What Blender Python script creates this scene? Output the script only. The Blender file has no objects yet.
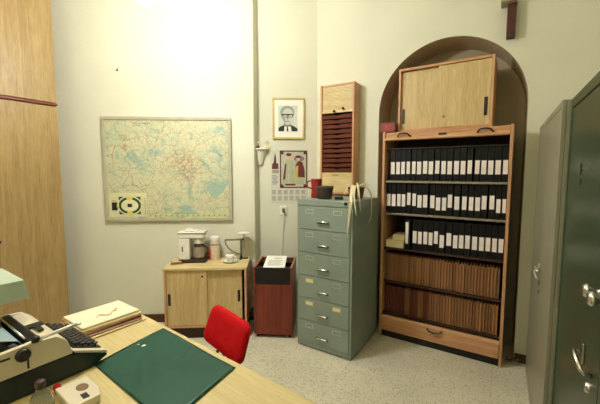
import bpy, bmesh, math, random
from mathutils import Vector, Matrix
random.seed(7)
scene = bpy.context.scene
COL = scene.collection
PI = math.pi

# ------------------------------------------------------------------ room axes
AY = 0.5368                                   # the filing wall is turned by this yaw from the camera heading
W = Vector((math.cos(AY), -math.sin(AY), 0))  # along the filing wall
D = Vector((math.sin(AY), math.cos(AY), 0))   # into the filing wall
def A(w, t, z=0.0): return W * w + D * t + Vector((0, 0, z))
MB_ROT = 0.06                                 # the map wall is turned a little the other way
MX = Vector((math.cos(MB_ROT), math.sin(MB_ROT), 0))
MN = Vector((-math.sin(MB_ROT), math.cos(MB_ROT), 0))
CM = MN.dot(Vector((-.5, 3.46, 0)))           # map wall plane
CP = MN.dot(Vector((-.44, 3.58, 0)))          # picture wall plane
def M(x, c, z=0.0):                           # point on plane MN.P = c with given world x
    y = (c - MN.x * x) / MN.y
    return Vector((x, y, z))
TW = 3.2                                      # filing wall plane

# ------------------------------------------------------------------ mesh helper
class MB:
    def __init__(self): self.bm = bmesh.new()
    def _mi(self, faces, mi):
        for f in faces: f.material_index = mi
    def box(self, x0, x1, y0, y1, z0, z1, bev=0.0, mi=0, seg=2, mat=None):
        vs = [self.bm.verts.new((x, y, z)) for z in (z0, z1) for y in (y0, y1) for x in (x0, x1)]
        q = [(0, 2, 3, 1), (4, 5, 7, 6), (0, 1, 5, 4), (2, 6, 7, 3), (0, 4, 6, 2), (1, 3, 7, 5)]
        fs = [self.bm.faces.new([vs[i] for i in f]) for f in q]
        self._mi(fs, mi)
        if mat is not None:
            for v in vs: v.co = mat @ v.co
        if bev > 0:
            es = list({e for f in fs for e in f.edges})
            r = bmesh.ops.bevel(self.bm, geom=es, offset=bev, segments=seg, affect='EDGES', profile=0.5, clamp_overlap=True)
            self._mi(r['faces'], mi)
        return self
    def prism(self, poly, d0, d1, axis='y', mi=0, bev=0.0):
        def P(u, v, d):
            return {'y': (u, d, v), 'x': (d, u, v), 'z': (u, v, d)}[axis]
        a = [self.bm.verts.new(P(u, v, d0)) for u, v in poly]
        b = [self.bm.verts.new(P(u, v, d1)) for u, v in poly]
        n = len(poly)
        fs = [self.bm.faces.new(a), self.bm.faces.new(b[::-1])]
        for i in range(n):
            fs.append(self.bm.faces.new((a[i], b[i], b[(i + 1) % n], a[(i + 1) % n])))
        self._mi(fs, mi)
        if bev > 0:
            es = list({e for f in fs for e in f.edges})
            r = bmesh.ops.bevel(self.bm, geom=es, offset=bev, segments=2, affect='EDGES', profile=0.5, clamp_overlap=True)
            self._mi(r['faces'], mi)
        return self
    def flat(self, poly, y, mi=0):            # a print layer in the xz plane facing -y
        vs = [self.bm.verts.new((u, y, v)) for u, v in poly]
        f = self.bm.faces.new(vs); f.material_index = mi
        return self
    def rect(self, x0, x1, z0, z1, y, mi=0): return self.flat([(x0, z0), (x1, z0), (x1, z1), (x0, z1)], y, mi)
    def oval(self, cx, cz, rx, rz, y, mi=0, n=24, tilt=0.0):
        p = []
        for i in range(n):
            t = 2 * PI * i / n
            u, v = rx * math.cos(t), rz * math.sin(t)
            p.append((cx + u * math.cos(tilt) - v * math.sin(tilt), cz + u * math.sin(tilt) + v * math.cos(tilt)))
        return self.flat(p, y, mi)
    def lathe(self, prof, c=(0, 0, 0), seg=24, mi=0, sx=1.0, sy=1.0):
        rings = []
        for r, z in prof:
            if r < 1e-5: rings.append([self.bm.verts.new((c[0], c[1], c[2] + z))])
            else: rings.append([self.bm.verts.new((c[0] + r * sx * math.cos(2 * PI * i / seg), c[1] + r * sy * math.sin(2 * PI * i / seg), c[2] + z)) for i in range(seg)])
        for a, b in zip(rings, rings[1:]):
            for i in range(seg):
                j = (i + 1) % seg
                if len(a) == 1 and len(b) == 1: continue
                if len(a) == 1: f = self.bm.faces.new((a[0], b[j], b[i]))
                elif len(b) == 1: f = self.bm.faces.new((a[i], a[j], b[0]))
                else: f = self.bm.faces.new((a[i], a[j], b[j], b[i]))
                f.material_index = mi; f.smooth = True
        return self
    def tube(self, pts, r, seg=10, mi=0, r_end=None, flat=1.0):
        pts = [Vector(p) for p in pts]; n = len(pts); rings = []
        up = Vector((0, 0, 1)); prev = None
        for k, p in enumerate(pts):
            d = (pts[min(k + 1, n - 1)] - pts[max(k - 1, 0)]).normalized()
            if prev is None:
                s = d.cross(up)
                if s.length < .1: s = d.cross(Vector((1, 0, 0)))
            else: s = prev - d * prev.dot(d)
            s.normalize(); prev = s; t = s.cross(d)
            rr = r if r_end is None else r + (r_end - r) * k / max(1, n - 1)
            rings.append([self.bm.verts.new(p + s * math.cos(2 * PI * i / seg) * rr + t * math.sin(2 * PI * i / seg) * rr * flat) for i in range(seg)])
        for a, b in zip(rings, rings[1:]):
            for i in range(seg):
                j = (i + 1) % seg
                f = self.bm.faces.new((a[i], a[j], b[j], b[i])); f.material_index = mi; f.smooth = True
        for ring in (rings[0], rings[-1]):
            f = self.bm.faces.new(ring); f.material_index = mi
        return self
    def sphere(self, c, r, mi=0, sz=1.0, seg=20, rings=12):
        prof = [(max(0, r * math.sin(PI * i / rings)), -r * sz * math.cos(PI * i / rings)) for i in range(rings + 1)]
        return self.lathe(prof, c, seg, mi)
    def face(self, pts, mi=0):
        f = self.bm.faces.new([self.bm.verts.new(p) for p in pts]); f.material_index = mi
        return self
    def data(self, name, mats, fix=True):
        if fix: bmesh.ops.recalc_face_normals(self.bm, faces=self.bm.faces[:])
        me = bpy.data.meshes.new(name); self.bm.to_mesh(me); self.bm.free()
        for m in (mats if isinstance(mats, (list, tuple)) else [mats]): me.materials.append(m)
        return me

def obj(name, mb, mats, parent=None, loc=(0, 0, 0), rotz=0.0, rot=None, label=None, fix=True):
    o = bpy.data.objects.new(name, mb.data(name, mats, fix)); COL.objects.link(o)
    o.location = loc; o.rotation_euler = rot if rot else (0, 0, rotz)
    if parent: o.parent = parent
    if label: o['label'] = label
    return o
def tag(o, label, cat, group=None, kind=None):
    o['label'] = label; o['category'] = cat
    if group: o['group'] = group
    if kind: o['kind'] = kind
    return o
def thing(name, label, cat, loc=(0, 0, 0), rotz=0.0, group=None):
    o = bpy.data.objects.new(name, None); COL.objects.link(o)
    o.location = loc; o.rotation_euler = (0, 0, rotz); o.empty_display_size = .05
    return tag(o, label, cat, group)
def copy_tree(o, parent=None):
    c = o.copy(); COL.objects.link(c)
    if parent: c.parent = parent
    for ch in list(o.children): copy_tree(ch, c)
    return c
def struct(name, mb, mats, loc=(0, 0, 0), rotz=0.0, fix=True):
    o = obj(name, mb, mats, None, loc, rotz, fix=fix); o['kind'] = 'structure'
    return o
ORD = 'first second third fourth fifth sixth seventh eighth ninth tenth eleventh twelfth thirteenth fourteenth fifteenth sixteenth seventeenth eighteenth nineteenth twentieth'.split()
def ordinal(n): return ORD[n] if n < 20 else 'twenty-' + ORD[n - 20]

# ------------------------------------------------------------------ materials
def new_mat(name):
    m = bpy.data.materials.new(name); m.use_nodes = True
    nt = m.node_tree; b = nt.nodes['Principled BSDF']
    return m, nt, b
def lin(c):
    return tuple(((v / 255 + .055) / 1.055) ** 2.4 if v / 255 > .04045 else v / 255 / 12.92 for v in c) + (1,)
def coords(nt, scale=(1, 1, 1), kind='Object'):
    tc = nt.nodes.new('ShaderNodeTexCoord'); mp = nt.nodes.new('ShaderNodeMapping')
    mp.inputs['Scale'].default_value = scale
    nt.links.new(tc.outputs[kind], mp.inputs['Vector']); return mp.outputs['Vector']
def noise(nt, vec, scale, detail=4, rough=.55, dist=0.0):
    n = nt.nodes.new('ShaderNodeTexNoise'); n.inputs['Scale'].default_value = scale
    n.inputs['Detail'].default_value = detail; n.inputs['Roughness'].default_value = rough
    n.inputs['Distortion'].default_value = dist
    nt.links.new(vec, n.inputs['Vector']); return n.outputs['Fac']
def ramp(nt, fac, stops):
    r = nt.nodes.new('ShaderNodeValToRGB'); e = r.color_ramp.elements
    while len(e) < len(stops): e.new(.5)
    for k, (p, c) in enumerate(stops): e[k].position = p; e[k].color = c
    nt.links.new(fac, r.inputs['Fac']); return r.outputs['Color']
def mix(nt, fac, a, b, mode='MIX'):
    m = nt.nodes.new('ShaderNodeMix'); m.data_type = 'RGBA'; m.blend_type = mode
    if isinstance(fac, (int, float)): m.inputs[0].default_value = fac
    else: nt.links.new(fac, m.inputs[0])
    for s, v in ((6, a), (7, b)):
        if isinstance(v, tuple): m.inputs[s].default_value = v
        else: nt.links.new(v, m.inputs[s])
    return m.outputs[2]
def bump(nt, b, h, strength=.2, dist=.01):
    bp = nt.nodes.new('ShaderNodeBump'); bp.inputs['Strength'].default_value = strength; bp.inputs['Distance'].default_value = dist
    nt.links.new(h, bp.inputs['Height']); nt.links.new(bp.outputs['Normal'], b.inputs['Normal'])
def plain(name, c, rough=.5, metal=0.0, var=.10, scale=14, bmp=0.0, spec=.4):
    m, nt, b = new_mat(name); c = lin(c)
    v = coords(nt); f = noise(nt, v, scale)
    lo = tuple(x * (1 - var) for x in c[:3]) + (1,); hi = tuple(min(1, x * (1 + var)) for x in c[:3]) + (1,)
    nt.links.new(ramp(nt, f, [(.3, lo), (.7, hi)]), b.inputs['Base Color'])
    b.inputs['Roughness'].default_value = rough; b.inputs['Metallic'].default_value = metal
    b.inputs['Specular IOR Level'].default_value = spec
    if bmp: bump(nt, b, noise(nt, v, scale * 12), bmp)
    return m
def wood(name, c1, c2, axis='z', rough=.45, scale=26, fine=.5):
    m, nt, b = new_mat(name)
    s = {'x': (.07, 1, 1), 'y': (1, .07, 1), 'z': (1, 1, .07)}[axis]
    v = coords(nt, s)
    f1 = noise(nt, v, scale, 6, .65, .6); f2 = noise(nt, v, scale * 5, 3, .6)
    c = ramp(nt, f1, [(.32, lin(c2)), (.66, lin(c1))])
    d = ramp(nt, f2, [(.35, (.62, .58, .52, 1)), (.6, (1, 1, 1, 1))])
    nt.links.new(mix(nt, fine, c, mix(nt, 1.0, c, d, 'MULTIPLY')), b.inputs['Base Color'])
    b.inputs['Roughness'].default_value = rough; b.inputs['Specular IOR Level'].default_value = .35
    bump(nt, b, f2, .06)
    return m

def mat_wall(name, c, rough=.85):
    m, nt, b = new_mat(name); v = coords(nt); c = lin(c)
    f = noise(nt, v, 1.6, 3); g = noise(nt, v, 55, 4)
    lo = tuple(x * .93 for x in c[:3]) + (1,)
    nt.links.new(ramp(nt, f, [(.3, lo), (.7, c)]), b.inputs['Base Color'])
    b.inputs['Roughness'].default_value = rough; b.inputs['Specular IOR Level'].default_value = .2
    bump(nt, b, g, .28, .006)
    return m
M_wall = mat_wall('cream_plaster', (221, 221, 200))
M_niche = mat_wall('taupe_niche', (188, 174, 146))  # niche faces get a darker, browner tone than the wall
M_ceil = mat_wall('ceiling_paint', (235, 232, 212))
def mat_floor():
    m, nt, b = new_mat('terrazzo')
    v = coords(nt)
    base = ramp(nt, noise(nt, v, 2.2, 4), [(.3, lin((205, 200, 176))), (.7, lin((222, 217, 194)))])
    vo = nt.nodes.new('ShaderNodeTexVoronoi'); vo.inputs['Scale'].default_value = 105; nt.links.new(v, vo.inputs['Vector'])
    sep = nt.nodes.new('ShaderNodeSeparateColor'); nt.links.new(vo.outputs['Color'], sep.inputs[0])
    chip = ramp(nt, sep.outputs[0], [(.0, lin((120, 108, 84))), (.22, lin((150, 138, 110))), (.42, (1, 1, 1, 1)), (.95, (1, 1, 1, 1))])
    small = ramp(nt, vo.outputs['Distance'], [(.2, (1, 1, 1, 1)), (.5, (0, 0, 0, 1))])
    c = mix(nt, small, base, mix(nt, 1.0, base, chip, 'MULTIPLY'))
    mp = nt.nodes.new('ShaderNodeMapping'); mp.inputs['Rotation'].default_value = (0, 0, AY); nt.links.new(v, mp.inputs['Vector'])
    br = nt.nodes.new('ShaderNodeTexBrick'); br.offset = 0; br.inputs['Scale'].default_value = 1
    br.inputs['Brick Width'].default_value = .5; br.inputs['Row Height'].default_value = .5; br.inputs['Mortar Size'].default_value = .0025
    nt.links.new(mp.outputs['Vector'], br.inputs['Vector'])
    c2 = mix(nt, br.outputs['Fac'], c, mix(nt, .25, c, lin((120, 112, 88))))
    nt.links.new(c2, b.inputs['Base Color']); b.inputs['Roughness'].default_value = .42; b.inputs['Specular IOR Level'].default_value = .35
    return m
M_floor = mat_floor()

OAK1, OAK2 = (212, 190, 138), (192, 166, 112)
M_oak_z = wood('light_oak_veneer', OAK1, OAK2, 'z')
M_oak_x = wood('light_oak_lengthwise', (222, 202, 150), (206, 184, 130), 'x')
M_wardrobe = wood('oak_wardrobe_veneer', (172, 148, 98), (150, 124, 78), 'z', .4)
M_pine_z = wood('pine_upright', (216, 170, 126), (192, 142, 102), 'z', .5, 18)
M_pine_x = wood('pine_lengthwise', (216, 168, 124), (188, 136, 96), 'x', .5, 18)
M_desk = wood('pale_desk_laminate', (206, 190, 138), (194, 176, 122), 'x', .38, 20, .3)
M_mahog = wood('red_brown_veneer', (136, 62, 46), (108, 46, 34), 'z', .4, 30)
M_brownin = plain('dark_brown_board', (62, 38, 30), .6)
M_black = plain('black_plastic', (20, 20, 21), .45)
M_binder = plain('black_binder_card', (11, 11, 13), .5, var=.2, spec=.25)
M_white = plain('white_enamel', (228, 226, 214), .35)
M_paper = plain('white_paper', (238, 236, 224), .7, var=.03)
M_label = plain('spine_label_paper', (240, 232, 226), .7, var=.05)
M_ink = plain('grey_ink', (120, 118, 110), .7)
M_darkink = plain('black_ink', (26, 28, 28), .6)
M_chrome = plain('chrome', (205, 205, 200), .22, 1.0, var=.03)
M_steel = plain('dull_steel', (165, 160, 145), .35, .9)
M_darkmetal = plain('dark_metal', (52, 50, 46), .4, .6)
M_teal = plain('sea_green_paint', (134, 148, 136), .38, 0, .07, 5)
M_tealside = M_teal
M_greenlock = plain('dark_green_paint', (52, 68, 48), .30, 0, .12, 4)
M_greylock = plain('grey_green_paint', (146, 144, 122), .34, 0, .06, 4)
M_red = None
def mat_fabric(name, c):
    m, nt, b = new_mat(name); v = coords(nt); c = lin(c)
    w = nt.nodes.new('ShaderNodeTexWave'); w.inputs['Scale'].default_value = 60; w.inputs['Distortion'].default_value = 1.5; nt.links.new(v, w.inputs['Vector'])
    f = noise(nt, v, 120, 2)
    lo = tuple(x * .72 for x in c[:3]) + (1,)
    nt.links.new(ramp(nt, mix(nt, .5, w.outputs['Color'], f), [(.25, lo), (.75, c)]), b.inputs['Base Color'])
    b.inputs['Roughness'].default_value = .9; b.inputs['Specular IOR Level'].default_value = .15
    bump(nt, b, f, .5, .004)
    return m
M_red = mat_fabric('red_upholstery', (205, 22, 28))
M_mat = plain('green_vinyl', (58, 112, 94), .3, 0, .12, 5, .05)
M_brass = plain('brass_moulding', (204, 184, 112), .4, .3)
M_plastwhite = plain('ivory_plastic', (232, 230, 212), .4)
def glow(name, c, s):
    m, nt, b = new_mat(name)
    b.inputs['Base Color'].default_value = lin(c)
    b.inputs['Emission Color'].default_value = lin(c); b.inputs['Emission Strength'].default_value = s
    return m
def glassy(name, c, rough=.05):
    m, nt, b = new_mat(name)
    b.inputs['Base Color'].default_value = lin(c); b.inputs['Roughness'].default_value = rough
    b.inputs['Transmission Weight'].default_value = .9; b.inputs['IOR'].default_value = 1.3
    return m

# ------------------------------------------------------------------ the setting
CEIL = 3.6
w_left, w_right, t_front = -4.05, .78, -1.7
def map_t(w, c=CM):   # t where the map wall plane meets the line w
    return (c - w * MN.dot(W)) / MN.dot(D)
corner_left = A(w_left, map_t(w_left))
# filing wall / picture wall corner
def corner_pf():
    # MN.P = CP and D.P = TW
    a, b_, c_, d_ = MN.x, MN.y, D.x, D.y
    det = a * d_ - b_ * c_
    return Vector(((CP * d_ - b_ * TW) / det, (a * TW - c_ * CP) / det, 0))
cpf = corner_pf()
# floor and ceiling follow the room outline
back_path = [corner_left.xy]
pm = M(-.472, CM)
back_path += [M(-1.2, CM).xy, pm.xy]
# rounded outside corner, then the short return to the picture wall
p0, p1, p2 = M(-.472, CM), M(-.457, CM), Vector((-.4535, 3.51, 0))
for k in range(1, 7):
    u = k / 6
    back_path.append(((1 - u) ** 2 * p0 + 2 * u * (1 - u) * p1 + u * u * p2).xy)
back_path.append(M(-.44, CP).xy)
back_path.append(cpf.xy)
def wall_strip(path, z0, z1, mbx=None):
    mb = mbx or MB()
    for a, b in zip(path, path[1:]):
        mb.face([(a[0], a[1], z0), (b[0], b[1], z0), (b[0], b[1], z1), (a[0], a[1], z1)])
    return mb
struct('wall_back', wall_strip(back_path, 0, CEIL), M_wall, fix=False)
# filing wall with the arched niche (local x = along W, y = into wall)
NX0, NX1, SPR, ND = -1.03, .15, 2.10, .36
ncx, nr = (NX0 + NX1) / 2, (NX1 - NX0) / 2
arch = [(ncx - nr * math.cos(PI * k / 32), SPR + nr * math.sin(PI * k / 32)) for k in range(33)]
wl, wr = cpf.dot(W), w_right
mb = MB()
mb.face([(wl, TW, 0), (NX0, TW, 0), (NX0, TW, SPR), (wl, TW, SPR)])
mb.face([(NX1, TW, 0), (wr, TW, 0), (wr, TW, SPR), (NX1, TW, SPR)])
mb.face([(wl, TW, SPR), (NX0, TW, SPR), (NX0, TW, CEIL), (wl, TW, CEIL)])
mb.face([(NX1, TW, SPR), (wr, TW, SPR), (wr, TW, CEIL), (NX1, TW, CEIL)])
for a, b in zip(arch, arch[1:]):
    mb.face([(a[0], TW, a[1]), (b[0], TW, b[1]), (b[0], TW, CEIL), (a[0], TW, CEIL)])
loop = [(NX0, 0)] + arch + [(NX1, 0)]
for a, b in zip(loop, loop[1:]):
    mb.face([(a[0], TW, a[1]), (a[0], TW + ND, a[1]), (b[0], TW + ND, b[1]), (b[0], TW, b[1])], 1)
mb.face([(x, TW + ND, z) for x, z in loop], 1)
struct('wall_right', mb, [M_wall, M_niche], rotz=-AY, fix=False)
cr = A(w_right, TW); cf_r = A(w_right, t_front); cf_l = A(w_left, t_front)
struct('wall_locker_side', wall_strip([cr.xy, cf_r.xy], 0, CEIL), M_wall, fix=False)
struct('wall_front', wall_strip([cf_r.xy, cf_l.xy], 0, CEIL), M_wall, fix=False)
struct('wall_left', wall_strip([cf_l.xy, corner_left.xy], 0, CEIL), M_wall, fix=False)
room = back_path + [A(NX0, TW).xy, A(NX0, TW + ND).xy, A(NX1, TW + ND).xy, A(NX1, TW).xy, cr.xy, cf_r.xy, cf_l.xy]
struct('floor', MB().face([(p[0], p[1], 0) for p in room[::-1]]), M_floor, fix=False)
struct('ceiling', MB().face([(p[0], p[1], CEIL) for p in room]), M_ceil, fix=False)
# skirting
M_skirt = wood('dark_skirting', (92, 54, 38), (66, 38, 28), 'x', .45)
L = (M(-.48, CM) - corner_left).length
mb = MB().box(0, L, -.018, 0, 0, .085, .004)
struct('baseboard_back', mb, M_skirt, loc=corner_left, rotz=MB_ROT)
mb = MB().box(NX1 + .004, .72, TW - .018, TW, 0, .07, .004)
struct('baseboard_right', mb, M_skirt, rotz=-AY)

# ------------------------------------------------------------------ wardrobe on the left
kx, kt = -3.41, 1.53
t = thing('wardrobe', 'tall light oak wardrobe at the left edge, standing behind the desk', 'wardrobe', A(kx, kt), -AY)
LEN, ZT = 2.04, 2.135
obj('body', MB().box(-.48, -.02, -LEN, 0, .06, ZT, .002), M_wardrobe, t)
obj('plinth', MB().box(-.46, -.05, -LEN, -.01, 0, .06), M_brownin, t)
for k in range(4):
    d = obj('door', MB().box(-.0195, 0, -.508 * (k + 1), -.508 * k - .004, .065, ZT - .012, .002), M_wardrobe, t)
    obj('door_knob', MB().lathe([(.006, 0), (.006, .012), (.014, .02), (.012, .028), (0, .03)], seg=14), M_darkmetal, d,
        (0, -.508 * k - (.03 if k % 2 else .47) - .01, 1.0), rot=(0, PI / 2, 0))
t = thing('top_cupboard', 'light oak cupboard unit on top of the wardrobe, upper left corner', 'cupboard', A(kx, kt, ZT), -AY)
obj('body', MB().box(-.48, -.02, -LEN, 0, 0, 1.1, .002), M_wardrobe, t)
obj('base_strip', MB().box(-.0195, .004, -LEN, 0, 0, .018, .002), M_mahog, t, label='red-brown strip along the bottom edge')
for k in range(4):
    obj('door', MB().box(-.0195, 0, -.508 * (k + 1), -.508 * k - .004, .024, 1.09, .002), M_wardrobe, t)

# ------------------------------------------------------------------ map on the wall
def mat_map():
    m, nt, b = new_mat('printed_map')
    v = coords(nt, (1, 1, 1))
    n1 = noise(nt, v, 4.2, 6, .6, .8); n2 = noise(nt, v, 9, 5, .6, .5)
    land = ramp(nt, n2, [(.30, lin((160, 180, 148))), (.44, lin((192, 198, 166))), (.58, lin((206, 200, 160))), (.75, lin((178, 192, 164)))])
    wat = ramp(nt, n1, [(.56, (0, 0, 0, 1)), (.63, (1, 1, 1, 1))])
    c = mix(nt, wat, land, lin((152, 180, 164)))
    wn = nt.nodes.new('ShaderNodeTexNoise'); wn.inputs['Scale'].default_value = 7; wn.inputs['Detail'].default_value = 3; nt.links.new(v, wn.inputs['Vector'])
    vv = mix(nt, .13, v, wn.outputs['Color'], 'ADD')
    for sc, w_, col in ((5.5, .016, (138, 116, 82)), (11, .024, (158, 136, 92)), (24, .05, (156, 154, 118))):
        vo = nt.nodes.new('ShaderNodeTexVoronoi'); vo.feature = 'DISTANCE_TO_EDGE'; vo.inputs['Scale'].default_value = sc
        nt.links.new(vv, vo.inputs['Vector'])
        r = ramp(nt, vo.outputs['Distance'], [(.0, (1, 1, 1, 1)), (w_, (0, 0, 0, 1))])
        mm = nt.nodes.new('ShaderNodeMath'); mm.operation = 'MULTIPLY'; mm.inputs[1].default_value = .75
        nt.links.new(r, mm.inputs[0])
        c = mix(nt, mm.outputs[0], c, lin(col))
    # the dense reddish town centre
    gr = nt.nodes.new('ShaderNodeTexGradient'); gr.gradient_type = 'SPHERICAL'
    mp = nt.nodes.new('ShaderNodeMapping'); mp.inputs['Location'].default_value = (-3.62, 0, -2.6); mp.inputs['Scale'].default_value = (4.6, 4.6, 4.6)
    tc = nt.nodes.new('ShaderNodeTexCoord'); nt.links.new(tc.outputs['Object'], mp.inputs['Vector']); nt.links.new(mp.outputs['Vector'], gr.inputs['Vector'])
    sp = ramp(nt, noise(nt, v, 60, 3), [(.48, (0, 0, 0, 1)), (.56, (1, 1, 1, 1))])
    c = mix(nt, mix(nt, 1.0, gr.outputs['Color'], sp, 'MULTIPLY'), c, lin((164, 110, 78)))
    nt.links.new(c, b.inputs['Base Color']); b.inputs['Roughness'].default_value = .5
    return m
mapw, maph = 1.252, 1.032
mp_loc = M(-1.94, CM, 1.062)
t = thing('wall_map', 'large framed road map with a stadium plan inset hanging on the wall', 'map', mp_loc, MB_ROT)
M_mapframe = plain('grey_beige_linen', (176, 172, 148), .7)
obj('backing', MB().box(.006, mapw - .006, -.022, 0, .006, maph - .006), M_mapframe, t)
fr = .032
for nm, bx in (('frame_rail', (0, mapw, 0, fr)), ('frame_rail', (0, mapw, maph - fr, maph)), ('frame_stile', (0, fr, fr, maph - fr)), ('frame_stile', (mapw - fr, mapw, fr, maph - fr))):
    obj(nm, MB().box(bx[0], bx[1], -.034, 0, bx[2], bx[3], .004), M_mapframe, t)
obj('map_sheet', MB().rect(fr, mapw - fr, fr, maph - fr, -.0235), mat_map(), t)
M_mgreen = plain('print_dark_green', (24, 62, 44), .6); M_myel = plain('print_yellow', (214, 200, 90), .6)
M_mbeige = plain('print_beige', (220, 218, 176), .6); M_mred = plain('print_red', (178, 84, 66), .6); M_mlime = plain('print_lime', (196, 204, 110), .6)
mb = MB(); y = -.0245
mb.rect(.042, .405, .045, .285, y, 0)                                # white box
mb.rect(.065, .12, .11, .19, y - .0006, 1)                           # black square
mb.rect(.135, .345, .07, .245, y - .0006, 2)                         # dark green block
mb.oval(.24, .158, .122, .098, y - .0012, 0, 32)
mb.oval(.24, .158, .108, .084, y - .0018, 2, 32)
mb.oval(.24, .158, .084, .062, y - .0024, 4, 32)
mb.rect(.218, .262, .142, .176, y - .003, 1)
mb.oval(.24, .228, .03, .02, y - .003, 3); mb.oval(.24, .082, .03, .02, y - .003, 3); mb.oval(.125, .158, .012, .026, y - .003, 3)
for k in range(7): mb.rect(.07 + k * .006, .073 + k * .006, .2, .21, y - .003, 5)
for k in range(9): mb.rect(.385, .394, .065 + k * .02, .073 + k * .02, y - .003, 5)
M_inset = plain('print_pale_yellow', (210, 210, 166), .6)
inset_mats = [M_inset, M_darkink, M_mgreen, M_myel, M_mbeige, M_mred, M_mlime, M_ink]
obj('stadium_inset', mb, inset_mats, t)
mb = MB()
mb.rect(.405, mapw - fr - .01, .045, .064, y, 6)
for k in range(15): mb.rect(.43 + k * .053, .44 + k * .053, .048, .058, y - .0006, 1)
obj('scale_strip', mb, inset_mats, t)
mb = MB()
for k in range(14):
    if k != 6: mb.rect(.3 + k * .012, .309 + k * .012, maph - .07, maph - .06, y, 7)
mb.rect(.3, .38, maph - .088, maph - .082, y, 7)
obj('map_title', mb, inset_mats, t)
# nail in the wall
p = M(-1.768, CM, 2.535)
o = tag(obj('wall_hook', MB().tube([(0, 0, 0), (0, -.022, 0), (.012, -.03, .012)], .0035, 8).box(-.02, .0, -.003, 0, -.004, .006, .001), M_darkmetal, None, p, MB_ROT),
        'small dark hook alone on the bare wall above the map', 'hook')

# ------------------------------------------------------------------ framed portrait, calendar, socket, corner shelf
pl = M(-.288, CP, 1.895)
t = thing('framed_portrait', 'brass-framed black and white portrait of a man in glasses', 'picture', pl, MB_ROT)
fw_, fh_ = .335, .425
obj('backing', MB().box(.004, fw_ - .004, -.012, 0, .004, fh_ - .004), M_brownin, t)
for nm, bx in (('frame_rail', (0, fw_, 0, .022)), ('frame_rail', (0, fw_, fh_ - .02, fh_)), ('frame_stile', (0, .02, .022, fh_ - .02)), ('frame_stile', (fw_ - .02, fw_, .022, fh_ - .02))):
    obj(nm, MB().box(bx[0], bx[1], -.022, 0, bx[2], bx[3], .004), M_brass, t)
P_bg = plain('photo_pale_grey', (206, 212, 198), .6); P_face = plain('photo_light_grey', (196, 200, 186), .6)
P_sh = plain('photo_mid_grey', (128, 134, 124), .6); P_dk = plain('photo_dark_grey', (40, 46, 44), .6); P_hair = plain('photo_hair_grey', (150, 156, 146), .6)
mb = MB(); y = -.0135
mb.rect(.02, fw_ - .02, .022, fh_ - .02, y, 0)
mb.rect(.062, .262, .082, .345, y - .0006, 1)
mb.flat([(.062, .082), (.262, .082), (.262, .11), (.225, .135), (.186, .15), (.13, .15), (.085, .132), (.062, .115)], y - .0012, 4)      # jacket
mb.flat([(.12, .082), (.2, .082), (.186, .165), (.13, .165)], y - .0018, 0)                                                           # shirt
mb.flat([(.148, .082), (.165, .082), (.163, .135), (.152, .135)], y - .0024, 4)                                                       # tie
mb.flat([(.12, .13), (.19, .13), (.192, .2), (.118, .2)], y - .003, 3)                                                                # neck
mb.oval(.155, .275, .074, .068, y - .0036, 5, 24)                                                                                   # hair
mb.oval(.160, .232, .062, .084, y - .0042, 2, 28)                                                                                   # face
mb.flat([(.103, .25), (.118, .19), (.135, .16), (.125, .21), (.115, .255)], y - .0048, 3)
mb.rect(.096, .222, .248, .26, y - .0054, 4)                                                                                        # glasses brow bar
for cx in (.132, .19):
    mb.oval(cx, .24, .028, .02, y - .0054, 4, 18); mb.oval(cx, .237, .021, .0135, y - .006, 2, 18); mb.oval(cx, .24, .006, .004, y - .0066, 4, 10)
mb.flat([(.152, .235), (.164, .235), (.17, .205), (.15, .205)], y - .0054, 3)
mb.rect(.135, .18, .182, .188, y - .0054, 4)
mb.oval(.1, .235, .008, .018, y - .0042, 3, 12)
obj('print', mb, [M_paper, P_bg, P_face, P_sh, P_dk, P_hair], t)

t = thing('wall_calendar', 'paper wall calendar with an old-fashioned picture, hanging below the portrait', 'calendar', M(-.308, CP, 1.224), MB_ROT)
cw, chh = .39, .562
M_calp = plain('calendar_paper', (206, 206, 190), .7, var=.03)
obj('sheet', MB().box(0, cw, -.004, -.001, 0, chh), M_calp, t)
C_bd = plain('print_maroon', (92, 44, 44), .6); C_bg = plain('print_greige', (186, 184, 164), .6); C_rb = plain('print_robe', (176, 176, 146), .6)
C_br = plain('print_brown', (104, 42, 40), .6); C_sk = plain('print_skin', (204, 178, 146), .6); C_yl = plain('print_ochre', (196, 176, 96), .6)
mb = MB(); y = -.0045
mb.rect(.095, .385, .16, .555, y, 1); mb.rect(.108, .372, .173, .542, y - .0005, 2)
for sx in (.108, .345):
    for sz in (.173, .515): mb.rect(sx, sx + .027, sz, sz + .027, y - .001, 1)
mb.oval(.3, .47, .055, .03, y - .001, 7)
# standing figure in a pale robe
mb.flat([(.122, .19), (.25, .19), (.244, .33), (.232, .44), (.19, .472), (.15, .44), (.135, .32)], y - .0015, 3)
mb.flat([(.128, .25), (.15, .25), (.165, .41), (.15, .42)], y - .002, 1); mb.oval(.19, .49, .024, .03, y - .002, 5); mb.oval(.19, .512, .03, .017, y - .0025, 1)
mb.rect(.183, .196, .22, .42, y - .002, 2)
# second figure in maroon with an ochre apron
mb.flat([(.258, .28), (.36, .27), (.356, .36), (.336, .43), (.29, .452), (.26, .4)], y - .0015, 4)
mb.flat([(.25, .25), (.285, .27), (.29, .4), (.265, .39)], y - .002, 6); mb.oval(.288, .468, .021, .026, y - .002, 5); mb.oval(.29, .49, .032, .014, y - .0025, 1)
mb.flat([(.23, .2), (.35, .2), (.345, .28), (.25, .27)], y - .001, 3); mb.rect(.15, .26, .188, .205, y - .003, 1)
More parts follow.
